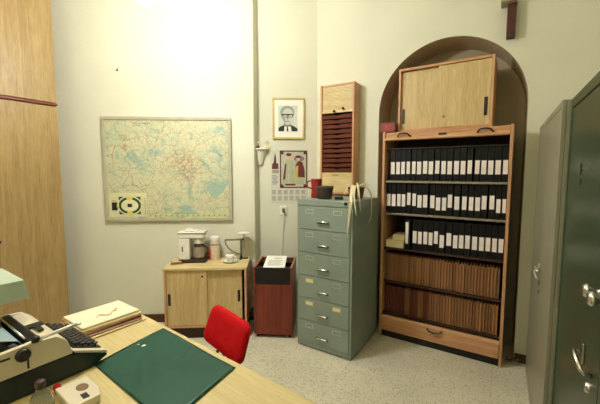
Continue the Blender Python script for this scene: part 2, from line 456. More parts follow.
# church tower vignette and text strokes at the left
mb.flat([(.012, .36), (.082, .36), (.078, .42), (.06, .42), (.056, .48), (.045, .54), (.036, .48), (.03, .43), (.014, .41)], y, 1)
for k in range(3): mb.rect(.015, .085, .318 + k * .012, .324 + k * .012, y, 1)
for k in range(7): mb.rect(.015, .06 + .02 * (k % 3) * .5, .2 + k * .015, .206 + k * .015, y, 7)
for r_ in range(2):
    for c_ in range(6):
        for l_ in range(4):
            mb.rect(.012 + c_ * .062, .052 + c_ * .062, .03 + r_ * .065 + l_ * .012, .035 + r_ * .065 + l_ * .012, y, 7)
obj('print', mb, [M_calp, C_bd, C_bg, C_rb, C_br, C_sk, C_yl, M_ink], t)

t = thing('wall_socket', 'white wall socket with a grey plug just below the calendar', 'socket', M(-.177, CP, 1.145), MB_ROT)
obj('plate', MB().box(-.038, .038, -.012, 0, -.05, .05, .005), M_plastwhite, t)
obj('insert', MB().lathe([(.026, 0), (.026, .003), (.021, .003), (.020, .001), (0, .001)], seg=20), M_plastwhite, t, (0, -.012, .01), rot=(PI / 2, 0, 0))
obj('plug', MB().box(-.012, .012, -.045, -.013, -.018, .02, .005), plain('grey_plug', (88, 84, 74), .5), t)
# power cord down to the bin
mb = MB().tube([M(-.177, CP - .035, 1.12), M(-.178, CP - .03, 1.05), M(-.186, CP - .012, .9), M(-.192, CP - .01, .72), M(-.19, CP - .012, .5), M(-.18, CP - .02, .2), M(-.20, CP - .03, .01)], .004, 8)
tag(obj('power_cord', mb, M_plastwhite), 'thin pale cord hanging down the wall from the socket', 'cord')

t = thing('corner_shelf', 'tiny white corner shelf on a tapering bracket, left of the portrait', 'shelf', M(-.415, CP, 1.79), MB_ROT)
mb = MB().lathe([(0, -.008), (.085, -.008), (.09, 0), (.085, .008), (0, .008)], seg=28)
for v in mb.bm.verts:
    if v.co.y > -.0: v.co.y *= 0.02
    v.co.y -= .002
    if v.co.x < -.02 and v.co.y > -.03: pass
obj('board', mb, M_plastwhite, t)
mb = MB().lathe([(.02, -.165), (.03, -.15), (.045, -.08), (.06, -.03), (.066, -.008)], seg=20)
for v in mb.bm.verts:
    if v.co.y > 0: v.co.y = 0
    v.co.y -= .002
obj('bracket', mb, M_plastwhite, t)
o = tag(obj('bottle_cap', MB().lathe([(0, 0), (.016, 0), (.018, .016), (.012, .022), (0, .023)], seg=16), M_darkmetal, None, M(-.435, CP - .05, 1.7985)),
        'small black cap lying on the white corner shelf', 'cap')
# dried sprig of pale paper flowers
t = thing('dried_flower', 'dried pale flower sprig propped on the white corner shelf', 'plant', M(-.385, CP - .04, 1.7985), MB_ROT)
M_dry = plain('dried_petal', (226, 218, 186), .8)
obj('stem', MB().tube([(0, 0, .003), (-.02, -.005, .03), (-.05, 0, .07)], .0025, 6).tube([(0, 0, .003), (.02, 0, .02), (.035, .004, .035)], .0025, 6), M_dry, t)
mb = MB()
for k in range(11):
    an = 2 * PI * k / 11; c0 = Vector((.035, .004, .04)); r_ = .042 + .008 * (k % 2)
    tip = c0 + Vector((math.cos(an) * r_, -.008 * (k % 3), math.sin(an) * r_))
    mid1 = c0 + Vector((math.cos(an + .25) * r_ * .6, -.012, math.sin(an + .25) * r_ * .6)); mid2 = c0 + Vector((math.cos(an - .25) * r_ * .6, -.004, math.sin(an - .25) * r_ * .6))
    mb.face([c0, mid1, tip]); mb.face([c0, tip, mid2])
obj('blossom', mb, M_dry, t)
mb = MB()
for k in range(7):
    an = 2 * PI * k / 7; c0 = Vector((-.05, 0, .07)); r_ = .026
    tip = c0 + Vector((math.cos(an) * r_, -.004 * (k % 3), math.sin(an) * r_)); m1 = c0 + Vector((math.cos(an + .3) * r_ * .6, -.006, math.sin(an + .3) * r_ * .6)); m2 = c0 + Vector((math.cos(an - .3) * r_ * .6, 0, math.sin(an - .3) * r_ * .6))
    mb.face([c0, m1, tip]); mb.face([c0, tip, m2])
obj('blossom', mb, M_dry, t)

# ------------------------------------------------------------------ low sliding-door cabinet under the map
t = thing('low_cabinet', 'low light oak sideboard with two sliding doors under the map', 'cabinet', (-1.24, 2.995, 0), .06)
cw_, cd_, z0_, zt_ = .748, .395, .118, .684
obj('top', MB().box(-.008, cw_ + .006, -.004, cd_, zt_ - .024, zt_, .003), M_oak_x, t)
obj('side_panel', MB().box(0, .019, 0, cd_ - .004, z0_, zt_ - .0245, .002), M_pine_z, t)
obj('side_panel', MB().box(cw_ - .019, cw_, 0, cd_ - .004, z0_, zt_ - .0245, .002), M_pine_z, t)
obj('bottom_panel', MB().box(.0195, cw_ - .0195, .004, cd_ - .01, z0_, z0_ + .02), M_pine_x, t)
obj('back_panel', MB().box(.0195, cw_ - .0195, cd_ - .016, cd_ - .01, z0_ + .021, zt_ - .025), M_brownin, t)
obj('plinth', MB().box(.03, cw_ - .03, .05, cd_ - .02, 0, z0_ - .0005), M_brownin, t)
d = obj('sliding_door', MB().box(.0205, .385, .012, .028, z0_ + .0205, zt_ - .027, .002), M_oak_z, t)
obj('finger_pull', MB().box(.032, .056, .0095, .0118, .33, .44, .002), M_black, d)
obj('lock', MB().lathe([(0, 0), (.009, 0), (.009, .004), (0, .004)], seg=14), M_darkmetal, d, (.345, .0119, .6), rot=(PI / 2, 0, 0))
d = obj('sliding_door', MB().box(.375, cw_ - .045, .031, .046, z0_ + .0205, zt_ - .027, .002), M_oak_z, t)
obj('finger_pull', MB().box(.662, .686, .0285, .0308, .35, .46, .002), M_black, d)

ZC = zt_ + .0006
def onC(x, y): # local cabinet coords to world
    c, s = math.cos(.06), math.sin(.06)
    return Vector((-1.24 + x * c - y * s, 2.995 + x * s + y * c, ZC))
# coffee maker
t = thing('coffee_maker', 'white filter coffee maker with glass jug on the low cabinet', 'coffee maker', onC(.215, .25), .06)
M_cmdark = plain('dark_brown_plastic', (46, 32, 28), .4)
obj('base', MB().box(-.13, .13, -.085, .085, 0, .03, .008), M_cmdark, t)
obj('tower', MB().box(-.125, -.02, -.075, .08, .0305, .235, .01), M_white, t)
obj('switch', MB().box(-.092, -.082, -.0785, -.0755, .11, .16, .002), M_black, t)
obj('tank', MB().box(-.125, .115, -.075, .08, .2355, .285, .01), M_white, t)
obj('lid', MB().box(-.13, .12, -.08, .084, .286, .296, .004).box(-.07, .0, -.05, .03, .2955, .318, .008).box(-.02, .05, -.03, .05, .2955, .308, .006), M_white, t)
obj('lid_rim', MB().box(.09, .124, -.082, .086, .284, .2858, .001).box(-.13, .09, -.082, -.0805, .284, .2875), M_darkmetal, t)
obj('funnel', MB().lathe([(.048, .178), (.062, .232), (0, .2345)], (.055, 0, 0), 20), M_white, t)
j = obj('jug', MB().lathe([(0, .031), (.05, .031), (.06, .05), (.06, .1), (.048, .14), (.05, .15), (.046, .15), (.044, .14), (.055, .1), (.055, .05), (0, .04)], (.055, -.005, 0), 24), plain('smoked_glass', (150, 136, 116), .12, 0, .04, spec=.6), t)
obj('jug_handle', MB().tube([(.105, -.01, .145), (.135, -.015, .14), (.14, -.018, .1), (.125, -.018, .06), (.112, -.01, .06)], .007, 8), M_cmdark, j)
obj('jug_lid', MB().lathe([(.052, .151), (.052, .163), (.02, .172), (0, .172)], (.055, -.005, 0), 20), M_cmdark, j)
# thermos
t = thing('vacuum_flask', 'tall pale patterned vacuum flask beside the coffee maker', 'flask', onC(.412, .31), 0)
M_flask = plain('speckled_cream', (216, 200, 172), .4, 0, .16, 60)
obj('body', MB().lathe([(0, 0), (.047, 0), (.049, .006), (.049, .165), (.046, .172), (0, .172)], seg=24), M_flask, t)
obj('cup_lid', MB().lathe([(.046, .1725), (.048, .176), (.047, .225), (.042, .234), (0, .236)], seg=24), M_white, t)
obj('band', MB().lathe([(.0495, .145), (.0505, .148), (.0505, .158), (.0495, .161)], seg=24), plain('tan_band', (160, 130, 104), .5), t)
# red tin
tag(obj('spice_tin', MB().lathe([(0, 0), (.02, 0), (.021, .004), (.021, .09), (.018, .098), (0, .1)], seg=18), plain('red_tin', (196, 52, 36), .4), None, onC(.348, .335)),
    'small red tin between the coffee maker and the flask', 'tin')
# cup and saucer
t = thing('cup_and_saucer', 'white coffee cup on its saucer on the low cabinet', 'cup', onC(.575, .19), 0)
obj('saucer', MB().lathe([(0, .002), (.035, 0), (.05, .006), (.074, .014), (.075, .017), (.05, .0105), (.03, .006), (0, .006)], seg=28), M_white, t)
c = obj('cup', MB().lathe([(0, .0075), (.022, .0075), (.026, .012), (.036, .04), (.042, .068), (.039, .068), (.033, .04), (.022, .014), (0, .012)], seg=24), M_white, t)
obj('cup_handle', MB().tube([(.036, -.002, .058), (.054, -.006, .058), (.06, -.008, .045), (.05, -.006, .028), (.034, -.002, .024)], .004, 8), M_white, c)
# letter scale
t = thing('letter_scale', 'grey metal letter scale with a curved arm and white pan', 'scale', onC(.668, .31), .06)
M_scale = plain('grey_green_metal', (112, 112, 94), .4, .3)
obj('foot', MB().box(-.02, .07, -.008, .008, 0, .012, .003).box(-.012, .012, -.05, .05, 0, .012, .003).lathe([(.014, .012), (.01, .05), (0, .05)], (0, 0, 0), 12), M_darkmetal, t)
obj('post', MB().box(-.010, .014, -.007, .007, .045, .205, .002), M_scale, t)
obj('beam', MB().tube([(-.16, 0, .192), (-.08, 0, .194), (0, 0, .198), (.03, 0, .2)], .0095, 8), M_scale, t)
obj('dial_arc', MB().tube([(-.158, 0, .188), (-.15, 0, .15), (-.125, 0, .11), (-.09, 0, .078), (-.045, 0, .055), (-.004, 0, .045)], .0105, 8, flat=.6), M_scale, t)
obj('pan_stem', MB().tube([(.03, 0, .1), (.03, 0, .255)], .0045, 8), M_steel, t)
obj('pan', MB().lathe([(0, .255), (.05, .257), (.066, .264), (.066, .267), (.05, .261), (0, .259)], (.03, 0, 0), 24), M_white, t)
# little box
t = thing('tobacco_box', 'flat brown and cream packet at the left front of the low cabinet', 'packet', onC(.075, .155), .35)
obj('packet_body', MB().box(-.05, .05, -.035, .035, 0, .022, .003), plain('packet_brown', (128, 96, 62), .6), t)
obj('packet_label', MB().box(-.042, .036, -.03, .03, .0222, .0238, .0005), plain('packet_cream', (206, 186, 146), .6), t)

# ------------------------------------------------------------------ waste paper bin
RB = -.08
t = thing('waste_bin', 'red-brown wooden bin on castors between low cabinet and filing cabinet', 'bin', (-.432, 3.06, 0), RB)
bw, bd, bz0, bzt = .362, .40, .035, .676
obj('side_panel', MB().box(0, .018, .0, bd, bz0, bzt, .002), M_mahog, t)
obj('side_panel', MB().box(bw - .018, bw, .0, bd, bz0, bzt, .002), M_mahog, t)
M_edge = wood('bare_edge_wood', (176, 128, 84), (150, 100, 64), 'y', .5)
obj('edge_strip', MB().box(0, .018, 0, bd, bzt + .0003, bzt + .006, .001), M_edge, t)
obj('edge_strip', MB().box(bw - .018, bw, 0, bd, bzt + .0003, bzt + .006, .001), M_edge, t)
obj('front_panel', MB().box(.0185, bw - .0185, .006, .024, bz0, .512, .002), M_mahog, t)
obj('front_flap', MB().box(.0185, bw - .0185, .008, .024, .516, bzt - .004, .002), M_black, t, label='black upper front flap')
obj('back_panel', MB().box(.0185, bw - .0185, bd - .018, bd, bz0, bzt), M_mahog, t)
obj('inner_lid', MB().box(.0185, bw - .0185, .0245, .17, bzt - .05, bzt - .035, .002).box(.0185, bw - .0185, .27, bd - .0185, bzt - .035, bzt - .02, .002), M_black, t)
obj('bottom_panel', MB().box(.0185, bw - .0185, .0245, bd - .0185, bz0, bz0 + .015), M_brownin, t)
for x in (.03, bw - .03):
    for y in (.04, bd - .04):
        cst = obj('castor', MB().lathe([(0, -.009), (.014, -.009), (.016, -.006), (.016, .006), (.014, .009), (0, .009)], (0, 0, 0), 14), M_black, t, (x, y, .0165), rot=(0, PI / 2, 0))
M_sheet = plain('typed_sheet', (236, 236, 226), .7, var=.02)
mb = MB().box(-.1, .1, -.004, .27, 0, .0012)
for k in range(3): mb.box(-.02 + .0, .05, .215 - k * .012, .219 - k * .012, .0013, .0016, 0, 1)
for k in range(9): mb.box(-.07, .06 + .02 * math.sin(k * 2.1), .16 - k * .015, .164 - k * .015, .0013, .0016, 0, 1)
cb, sb = math.cos(RB), math.sin(RB)
pp = Vector((-.432 + .19 * cb - .016 * sb, 3.06 + .19 * sb + .016 * cb, bzt - .001))
o = tag(obj('typed_letter', mb, [M_sheet, M_ink], None, pp, rot=(math.radians(9), 0, RB + .03)), 'white typed sheet lying across the top of the red-brown bin', 'paper')
# dark plug adaptor & cable behind the bin
mb = MB().tube([(-.455, 3.40, .013), (-.455, 3.30, .1), (-.455, 3.24, .2), (-.455, 3.2, .22)], .01, 8).box(-.477, -.433, 3.18, 3.22, .17, .23, .008)
tag(obj('extension_cable', mb, M_black), 'black cable and plug in the gap between low cabinet and bin', 'cable')

# ------------------------------------------------------------------ filing cabinet
FW, FD, FH = .5238, .59, 1.318
t = thing('filing_cabinet', 'sea-green steel filing cabinet with six drawers beside the roll-front cabinet', 'cabinet', (-.0213, 2.9431, 0), -.5746)
obj('carcass', MB().box(0, FW, .006, FD, .012, FH - .002, .003), M_teal, t)
obj('top', MB().box(-.001, FW + .001, -.002, FD, FH - .05, FH, .004), M_teal, t)
obj('plinth', MB().box(.01, FW - .01, .016, FD - .01, 0, .0115), M_black, t)
obj('side_rail', MB().box(0, .0175, -.001, .0055, .012, FH - .0505, .0015), M_teal, t)
obj('side_rail', MB().box(FW - .0175, FW, -.001, .0055, .012, FH - .0505, .0015), M_teal, t)
obj('bottom_rail', MB().box(.018, FW - .018, 0, .0055, .012, .05, .0015), M_teal, t)
M_gap = M_darkmetal
dz = (FH - .052 - .052) / 6
M_holder = plain('pale_holder_metal', (188, 192, 172), .4, .3)
M_card = plain('yellowed_card', (226, 214, 150), .7)
for k in range(6):
    zb = .052 + dz * (5 - k); zt = zb + dz - .006
    dr = obj('drawer', MB().box(.021, FW - .021, -.006, .0054, zb, zt, .003), M_teal, t)
    for lx in (.088, .352):
        z1 = zt - .022; z2 = z1 - .038
        card = (k == 3 and lx < .1) or k == 4
        mb = MB().box(lx, lx + .078, -.0085, -.0062, z2, z2 + .005, .001).box(lx, lx + .078, -.0085, -.0062, z1 - .005, z1, .001).box(lx, lx + .005, -.0085, -.0062, z2 + .005, z1 - .005).box(lx + .073, lx + .078, -.0085, -.0062, z2 + .005, z1 - .005)
        h = obj('label_holder', mb, M_holder, dr)
        if card or k == 5:
            obj('card', MB().box(lx + .0055, lx + .0725, -.0075, -.0063, z2 + .0055, z1 - .0055), M_card if card else M_teal, h) if card else None
    zh = zb + dz * .36
    hb = obj('handle', MB().tube([(.205, -.0065, zh), (.207, -.024, zh + .002), (.215, -.03, zh + .002), (.30, -.03, zh + .002), (.308, -.024, zh + .002), (.31, -.0065, zh)], .0062, 8), M_chrome, dr)
    obj('handle_plate', MB().box(.205, .312, -.0085, -.0062, zh - .016, zh - .008, .001), M_darkmetal, dr)
obj('lock', MB().lathe([(0, 0), (.013, 0), (.013, .006), (.01, .009), (0, .009)], seg=16), M_black, t, (.462, -.0022, FH - .018), rot=(PI / 2, 0, 0))

ZF = FH + .0006
# mug, pot, ink pad, plant on the filing cabinet
M_redmug = plain('red_patterned_glaze', (142, 44, 36), .35, 0, .55, 70)
P = A(-1.452, 2.735, ZF)
t = thing('patterned_mug', 'tall red patterned mug on the filing cabinet', 'mug', P, 0)
obj('mug_body', MB().lathe([(0, 0), (.046, 0), (.05, .008), (.046, .08), (.05, .16), (.053, .172), (.049, .172), (.044, .15), (.04, .02), (0, .015)], seg=24), M_redmug, t)
obj('mug_handle', MB().tube([(-.046, -.004, .152), (-.075, -.008, .152), (-.088, -.01, .125), (-.078, -.008, .095), (-.044, -.004, .085)], .007, 8), M_redmug, t)
P = A(-1.325, 2.65, ZF)
tag(obj('clay_pot', MB().lathe([(0, 0), (.056, 0), (.06, .006), (.075, .09), (.078, .098), (.078, .112), (.072, .112), (.07, .098), (.054, .012), (0, .012)], seg=28), plain('dark_clay', (62, 52, 44), .6, 0, .15), None, P),
    'dark empty pot standing between the red mug and the black ink pad', 'pot')
P = A(-1.195, 2.66, ZF)
t = thing('ink_pad', 'small black ink pad tin at the front of the filing cabinet', 'ink pad', P, -AY + .45)
obj('tin', MB().box(-.036, .036, -.026, .026, 0, .014, .003), M_black, t)
obj('tin_lid', MB().box(-.037, .037, -.027, .027, .0145, .022, .003), M_darkmetal, t)
P = A(-1.085, 2.78, ZF)
t = thing('withered_pot_plant', 'withered plant in a brown pot, pale leaves hanging over the filing cabinet', 'plant', P, -AY)
obj('pot', MB().lathe([(0, 0), (.05, 0), (.054, .006), (.07, .09), (.074, .092), (.074, .106), (.067, .106), (.064, .09), (.05, .012), (0, .012)], seg=24), plain('brown_clay', (112, 72, 52), .6), t)
obj('soil', MB().lathe([(0, .088), (.0625, .088), (.0625, .084), (0, .084)], seg=20), plain('soil', (50, 38, 28), .9), t)
M_leaf = plain('withered_leaf', (216, 204, 166), .8, 0, .12, 20)
def blade(pts, wd):
    mb = MB(); pts = [Vector(p) for p in pts]; n = len(pts)
    # smooth
    q = []
    for a, b in zip(pts, pts[1:]):
        for s in range(3): q.append(a.lerp(b, s / 3))
    q.append(pts[-1])
    for _ in range(2):
        q = [q[0]] + [(q[i - 1] + q[i] * 2 + q[i + 1]) / 4 for i in range(1, len(q) - 1)] + [q[-1]]
    mb.tube(q, wd, 6, 0, wd * .3, .4)
    return mb
leaves = [
    ([(0, -.02, .09), (.0, -.08, .13), (.03, -.17, .085), (.05, -.24, .03), (.065, -.296, -.02), (.06, -.305, -.14), (.045, -.303, -.30)], .011),
    ([(.0, -.03, .09), (.02, -.10, .125), (.045, -.19, .07), (.07, -.27, .02), (.078, -.302, -.04), (.065, -.304, -.15), (.058, -.304, -.21)], .010),
    ([(.01, -.03, .09), (.03, -.10, .13), (.06, -.19, .08), (.085, -.262, .03), (.104, -.285, -.03), (.110, -.27, -.11)], .011),
    ([(.02, -.02, .09), (.045, -.08, .14), (.08, -.15, .09), (.106, -.19, .02), (.114, -.19, -.08)], .011),
    ([(.03, .02, .09), (.06, .05, .12), (.10, .07, .07), (.116, .075, .0), (.120, .07, -.09), (.121, .05, -.16), (.118, .0, -.20)], .015),
    ([(-.01, 0, .09), (-.03, -.03, .14), (-.05, -.07, .11), (-.07, -.10, .05), (-.075, -.11, .007)], .009),
    ([(.02, -.01, .09), (.03, -.05, .15), (.05, -.10, .13), (.07, -.14, .06), (.08, -.16, .007)], .010),
    ([(0, .02, .09), (-.03, .04, .12), (-.07, .05, .10), (-.09, .055, .05)], .007),
    ([(0, .01, .09), (.04, .04, .14), (.08, .08, .13), (.11, .10, .10)], .008),
    ([(.01, .0, .09), (.05, .03, .14), (.09, .05, .12), (.118, .06, .06), (.12, .065, .0)], .010),
    ([(-.01, -.02, .09), (-.01, -.07, .13), (.0, -.12, .09), (.005, -.15, .03), (.006, -.16, .007)], .010),
]
for pts, wd in leaves: obj('leaf', blade(pts, wd), M_leaf, t)

# ------------------------------------------------------------------ wall-mounted pigeonhole cabinet with roll shutter
t = thing('forms_cabinet', 'narrow pine wall cabinet with a half-open slatted shutter above the filing cabinet', 'cabinet', A(-1.578, 3.045, 1.336), -AY)
cw2, cd2, ch2 = .358, .153, 1.064
obj('side_panel', MB().box(0, .018, 0, cd2, 0, ch2, .002), M_pine_z, t)
obj('side_panel', MB().box(cw2 - .018, cw2, 0, cd2, 0, ch2, .002), M_pine_z, t)
obj('top_panel', MB().box(.0185, cw2 - .0185, .012, cd2, ch2 - .02, ch2 - .002, .002), M_pine_x, t)
obj('back_panel', MB().box(.0185, cw2 - .0185, cd2 - .008, cd2, .0, ch2 - .021), M_brownin, t)
obj('bottom_panel', MB().box(.0185, cw2 - .0185, .006, cd2 - .0085, .0, .018, .002), M_pine_x, t)
mb = MB()
for k in range(18): mb.box(.0195, cw2 - .0195, .010, .016, .815 + k * .0126, .815 + k * .0126 + .0118, .0025)
mb.box(.0195, cw2 - .0195, .006, .018, .79, .8145, .002)
sh = obj('roll_shutter', mb, M_oak_x, t)
for x in (.155, .25):
    obj('knob', MB().lathe([(.004, 0), (.004, .01), (.012, .016), (.012, .022), (0, .025)], seg=14), M_darkmetal, sh, (x, .006, .802 + (.02 if x > .2 else 0)), rot=(PI / 2, 0, 0))
fr_ = obj('front_board', MB().box(.0195, cw2 - .0195, .008, .022, .0185, .212, .002), M_oak_x, t)
obj('finger_slot', MB().box(.13, .2, .0065, .0079, .185, .191), M_brownin, fr_)
M_tray = wood('red_brown_tray', (116, 62, 44), (96, 48, 34), 'x', .5)
nt_ = 12; th = (.785 - .22) / nt_
for k in range(nt_):
    z = .22 + k * th
    poly = [(.021, z), (cw2 - .021, z), (cw2 - .021, z + th * .72), (cw2 / 2 + .045, z + th * .72), (cw2 / 2, z + th * .5), (cw2 / 2 - .045, z + th * .72), (.021, z + th * .72)]
    mb = MB().prism(poly, .026, .034, 'y')
    mb.box(.021, cw2 - .021, .0345, cd2 - .009, z, z + .006)
    for v in mb.bm.verts:            # the front lips lean outwards at the top
        if v.co.y < .0342: v.co.y -= (v.co.z - z) * .3
    obj('tray', mb, M_tray, t)

# ------------------------------------------------------------------ roll-front filing cupboard in the arch
RA = .5774
R0, RWX, RDX = Vector((.7527, 3.1134, 0)), Vector((math.cos(RA), -math.sin(RA), 0)), Vector((math.sin(RA), math.cos(RA), 0))
def onR(x, y, z): return R0 + RWX * x + RDX * y + Vector((0, 0, z))
RW, RD, RH = 1.009, .42, 1.913
t = thing('roll_front_cupboard', 'tall pine roll-front cupboard full of black binders, set in the arched niche', 'cupboard', R0, -RA)
obj('side_panel', MB().box(0, .022, 0, RD, 0, RH, .003), M_pine_z, t)
obj('side_panel', MB().box(RW - .022, RW, 0, RD, 0, RH, .003), M_pine_z, t)
obj('top_panel', MB().box(.0225, RW - .0225, .012, RD, RH - .03, RH - .008, .002), M_pine_x, t)
obj('back_panel', MB().box(.0225, RW - .0225, RD - .01, RD, .06, RH - .031), M_brownin, t)
obj('plinth', MB().box(.0225, RW - .0225, .02, .04, 0, .062), M_black, t)
# closing bar of the rolled-up shutter
sb_ = obj('shutter_bar', MB().prism([(.004, 1.832), (-.006, 1.838), (-.004, 1.852), (.008, 1.862), (.008, 1.882), (.02, 1.882), (.02, 1.832)], .0235, RW - .0235, 'x', 0, .0015), M_pine_x, t)
for hx in (.19, .82):
    obj('bar_handle', MB().tube([(hx - .055, .008, 1.863), (hx - .05, -.012, 1.868), (hx - .035, -.02, 1.886), (hx, -.022, 1.890), (hx + .035, -.02, 1.886), (hx + .05, -.012, 1.868), (hx + .055, .008, 1.863)], .0065, 8), M_black, sb_)
obj('bar_lock', MB().box(.475, .54, .003, .0075, 1.862, 1.878, .002), M_darkmetal, sb_)
for z in (1.475, 1.18, .855, .535, .232):
    obj('shelf', MB().box(.0225, RW - .0225, .035, RD - .0105, z - .018, z, .001), M_brownin, t)
for z in (1.466, 1.171):
    obj('shelf_lip', MB().box(.024, RW - .024, .028, .0345, z - .009, z + .008, .001), M_steel, t)
obj('top_rail', MB().box(.024, RW - .024, .045, .05, 1.756, 1.766, .001), M_darkmetal, t)
bp = obj('bottom_board', MB().prism([(-.006, .07), (-.008, .19), (.004, .212), (.019, .212), (.019, .066)], .0235, RW - .0235, 'x', 0, .002), M_pine_x, t)
obj('board_handle', MB().tube([(.44, -.006, .185), (.445, -.024, .182), (.46, -.028, .168), (.5, -.03, .163), (.54, -.028, .168), (.555, -.024, .182), (.56, -.006, .185)], .0065, 8), M_black, bp)

# binders: one is built, the rest are copies
BH, BD = .274, .30
def make_binder():
    mb = MB()
    mb.box(-.0235, .0235, 0, .004, 0, BH, .0012)                       # spine
    mb.box(-.0235, -.0208, .0042, BD, 0, BH, .0008).box(.0208, .0235, .0042, BD, 0, BH, .0008)  # covers
    b = obj('ring_binder', mb, M_binder)
    obj('paper_block', MB().box(-.0195, .0195, .02, BD - .012, .006, BH - .018), M_paper, b)
    obj('spine_label', MB().box(-.0182, .0182, -.0012, -.0002, .06, .17, .0003), M_label, b)
    return b
r1 = [0.08, 0.127, 0.172, 0.22, 0.265, 0.312, 0.362, 0.41, 0.459, 0.511, 0.558, 0.61, 0.66, 0.708, 0.761, 0.809, 0.857, 0.907, 0.956]
r2 = [0.047, 0.094, 0.141, 0.184, 0.229, 0.275, 0.323, 0.371, 0.431, 0.478, 0.525, 0.57, 0.624, 0.679, 0.729, 0.777, 0.823, 0.877, 0.922, 0.961]
r3 = [0.292, 0.337, 0.383, 0.427, 0.47, 0.518, 0.573, 0.623, 0.669, 0.716, 0.768, 0.818, 0.864, 0.909, 0.953]
lean1 = {4: 2.0, 3: -1.2, 8: 2.0, 13: 1.0, 14: 2.2}
lean2 = {4: 1.5, 5: 1.5, 13: 1.3, 14: 1.2}
lift2 = {0: .0, 4: .014, 5: .012, 9: -.018, 10: -.016, 11: .012, 12: -.004, 14: -.006, 15: -.004, 16: .01, 17: .012, 18: -.01, 19: -.01}
lift3 = {4: .012, 5: -.014, 6: .006, 7: -.008}
proto = make_binder(); first = True
def row(xs, z, where, cat_g, lean, lift, n_from):
    global first
    xs = [x * 1.009 for x in xs]
    n = len(xs)
    for i, x in enumerate(xs):
        gaps = []
        if i > 0: gaps.append(x - xs[i - 1])
        if i < n - 1: gaps.append(xs[i + 1] - x)
        wd = min(min(gaps) - .0025, .0485)
        wd = min(wd, 2 * (RW - .0235 - x), 2 * (x - .0235))
        o = proto if first else copy_tree(proto); first = False
        o.location = onR(x, .055 + .006 * random.random(), z + .0008)
        le = math.radians(lean.get(i, 0)) * .45
        o.rotation_euler = (0, 0, -RA); o.scale = (wd / .047, 1, 1)
        if le:
            o.rotation_euler = (0, le, -RA)
            o.scale.x *= .9; o.location.z += abs(math.sin(le)) * .024
        for ch in o.children:
            if ch.name.startswith('spine_label'):
                ch.location.z = lift.get(i, 0) + random.uniform(-.003, .003)
        k = i if i <= n - 1 - i else n - 1 - i
        side = 'left' if i <= n - 1 - i else 'right'
        pos = (ORD[k] + ' from the ' + side) if k else ('at the ' + side + ' end')
        ex = ''
        if i in lean: ex = 'leaning '
        elif lift.get(i, 0) > .009: ex = 'raised-label '
        tag(o, '%sblack binder with white spine label, %s %s' % (ex, pos, where), 'binder', cat_g)
row(r1, 1.475, 'of the top shelf', 'black binders on the top shelf', lean1, {}, 0)
row(r2, 1.18, 'of the second binder shelf', 'black binders on the second shelf', lean2, lift2, 0)
row(r3, .855, 'of the third binder shelf', 'black binders on the third shelf', {}, lift3, 0)
b = thing('lever_file', 'black file with a tall narrow white spine, beside the cream card boxes', 'binder', onR(.232, .055, .8558), -RA)
mb = MB().box(-.022, .022, 0, .004, 0, .272, .0012).box(-.022, -.019, .0042, BD, 0, .272, .0008).box(.019, .022, .0042, BD, 0, .272, .0008)
obj('cover', mb, M_binder, b)
obj('paper_block', MB().box(-.0175, .0175, .02, BD - .012, .006, .255), M_paper, b)
obj('spine_label', MB().box(-.02, .006, -.0012, -.0002, .045, .245, .0003), M_paper, b)
M_cream = plain('cream_card', (232, 220, 178), .7)
def card_box(name_label, x0, x1, z0, z1, y0, y1):
    bx = thing('card_box', name_label, 'box', onR(x0, y0, z0), -RA, 'cream card boxes on the third binder shelf')
    obj('box_body', MB().box(0, x1 - x0, 0, y1 - y0, 0, (z1 - z0) * .7, .002), M_cream, bx)
    obj('box_lid', MB().box(-.0015, x1 - x0 + .0015, -.0015, y1 - y0 + .0015, (z1 - z0) * .7 + .0004, z1 - z0, .002), M_cream, bx)
card_box('wide cream card box lying flat at the left of the third shelf', .036, .198, .8558, .925, .045, .25)
card_box('smaller cream card box on top of the wide cream one', .09, .2, .9256, .972, .07, .24)

# hanging files, two rows
def mat_file(name, c):
    m, nt, b = new_mat(name); c = lin(c)
    oi = nt.nodes.new('ShaderNodeObjectInfo'); v = coords(nt, (1, 1, .2))
    f = noise(nt, v, 40)
    lo = tuple(x * .6 for x in c[:3]) + (1,); hi = tuple(min(1, x * 1.12) for x in c[:3]) + (1,)
    a = ramp(nt, oi.outputs['Random'], [(0, lo), (1, hi)])
    nt.links.new(mix(nt, .35, a, mix(nt, 1.0, a, ramp(nt, f, [(.3, (.6, .6, .6, 1)), (.7, (1, 1, 1, 1))]), 'MULTIPLY')), b.inputs['Base Color'])
    b.inputs['Roughness'].default_value = .75
    return m
M_file = mat_file('tan_file_card', (164, 116, 74)); M_fileR = mat_file('red_brown_file_card', (112, 54, 38)); M_tab = plain('pale_tab', (190, 150, 110), .7)
def make_file(m):
    mb = MB(); th = .0185; h = .262
    for s in (-1, 1):   # two card covers bulging around the papers
        mb.prism([(0, 0), (.24, 0), (.24, h), (.004, h + .004), (0, h)], s * th / 2 - .0012, s * th / 2 + .0012, 'x')
    mb.box(-th / 2 + .002, th / 2 - .002, .006, .236, .002, h - .012)
    return obj('file_folder', mb, m)
def file_row(n, x0, x1, z, row_name, grp, kinds):
    protos = {}
    step = (x1 - x0) / (n - 1)
    for i in range(n):
        kd = kinds(i)
        if kd not in protos:
            o = make_file(M_fileR if kd else M_file); protos[kd] = o
        else:
            o = protos[kd].copy(); COL.objects.link(o)
        o.location = onR(x0 + step * i, .05 + random.uniform(0, .008), z + .0008)
        o.rotation_euler = (0, 0, -RA + random.uniform(-.006, .006)); o.scale = (step / .0235, 1, .985 + random.uniform(-.012, .012))
        k = min(i, n - 1 - i); side = 'left' if i <= n - 1 - i else 'right'
        pos = (ordinal(k) + ' from the ' + side) if k else ('at the ' + side + ' end')
        tag(o, '%s file folder, %s of the %s file row' % ('red-brown' if kd else 'tan brown', pos, row_name), 'folder', grp)
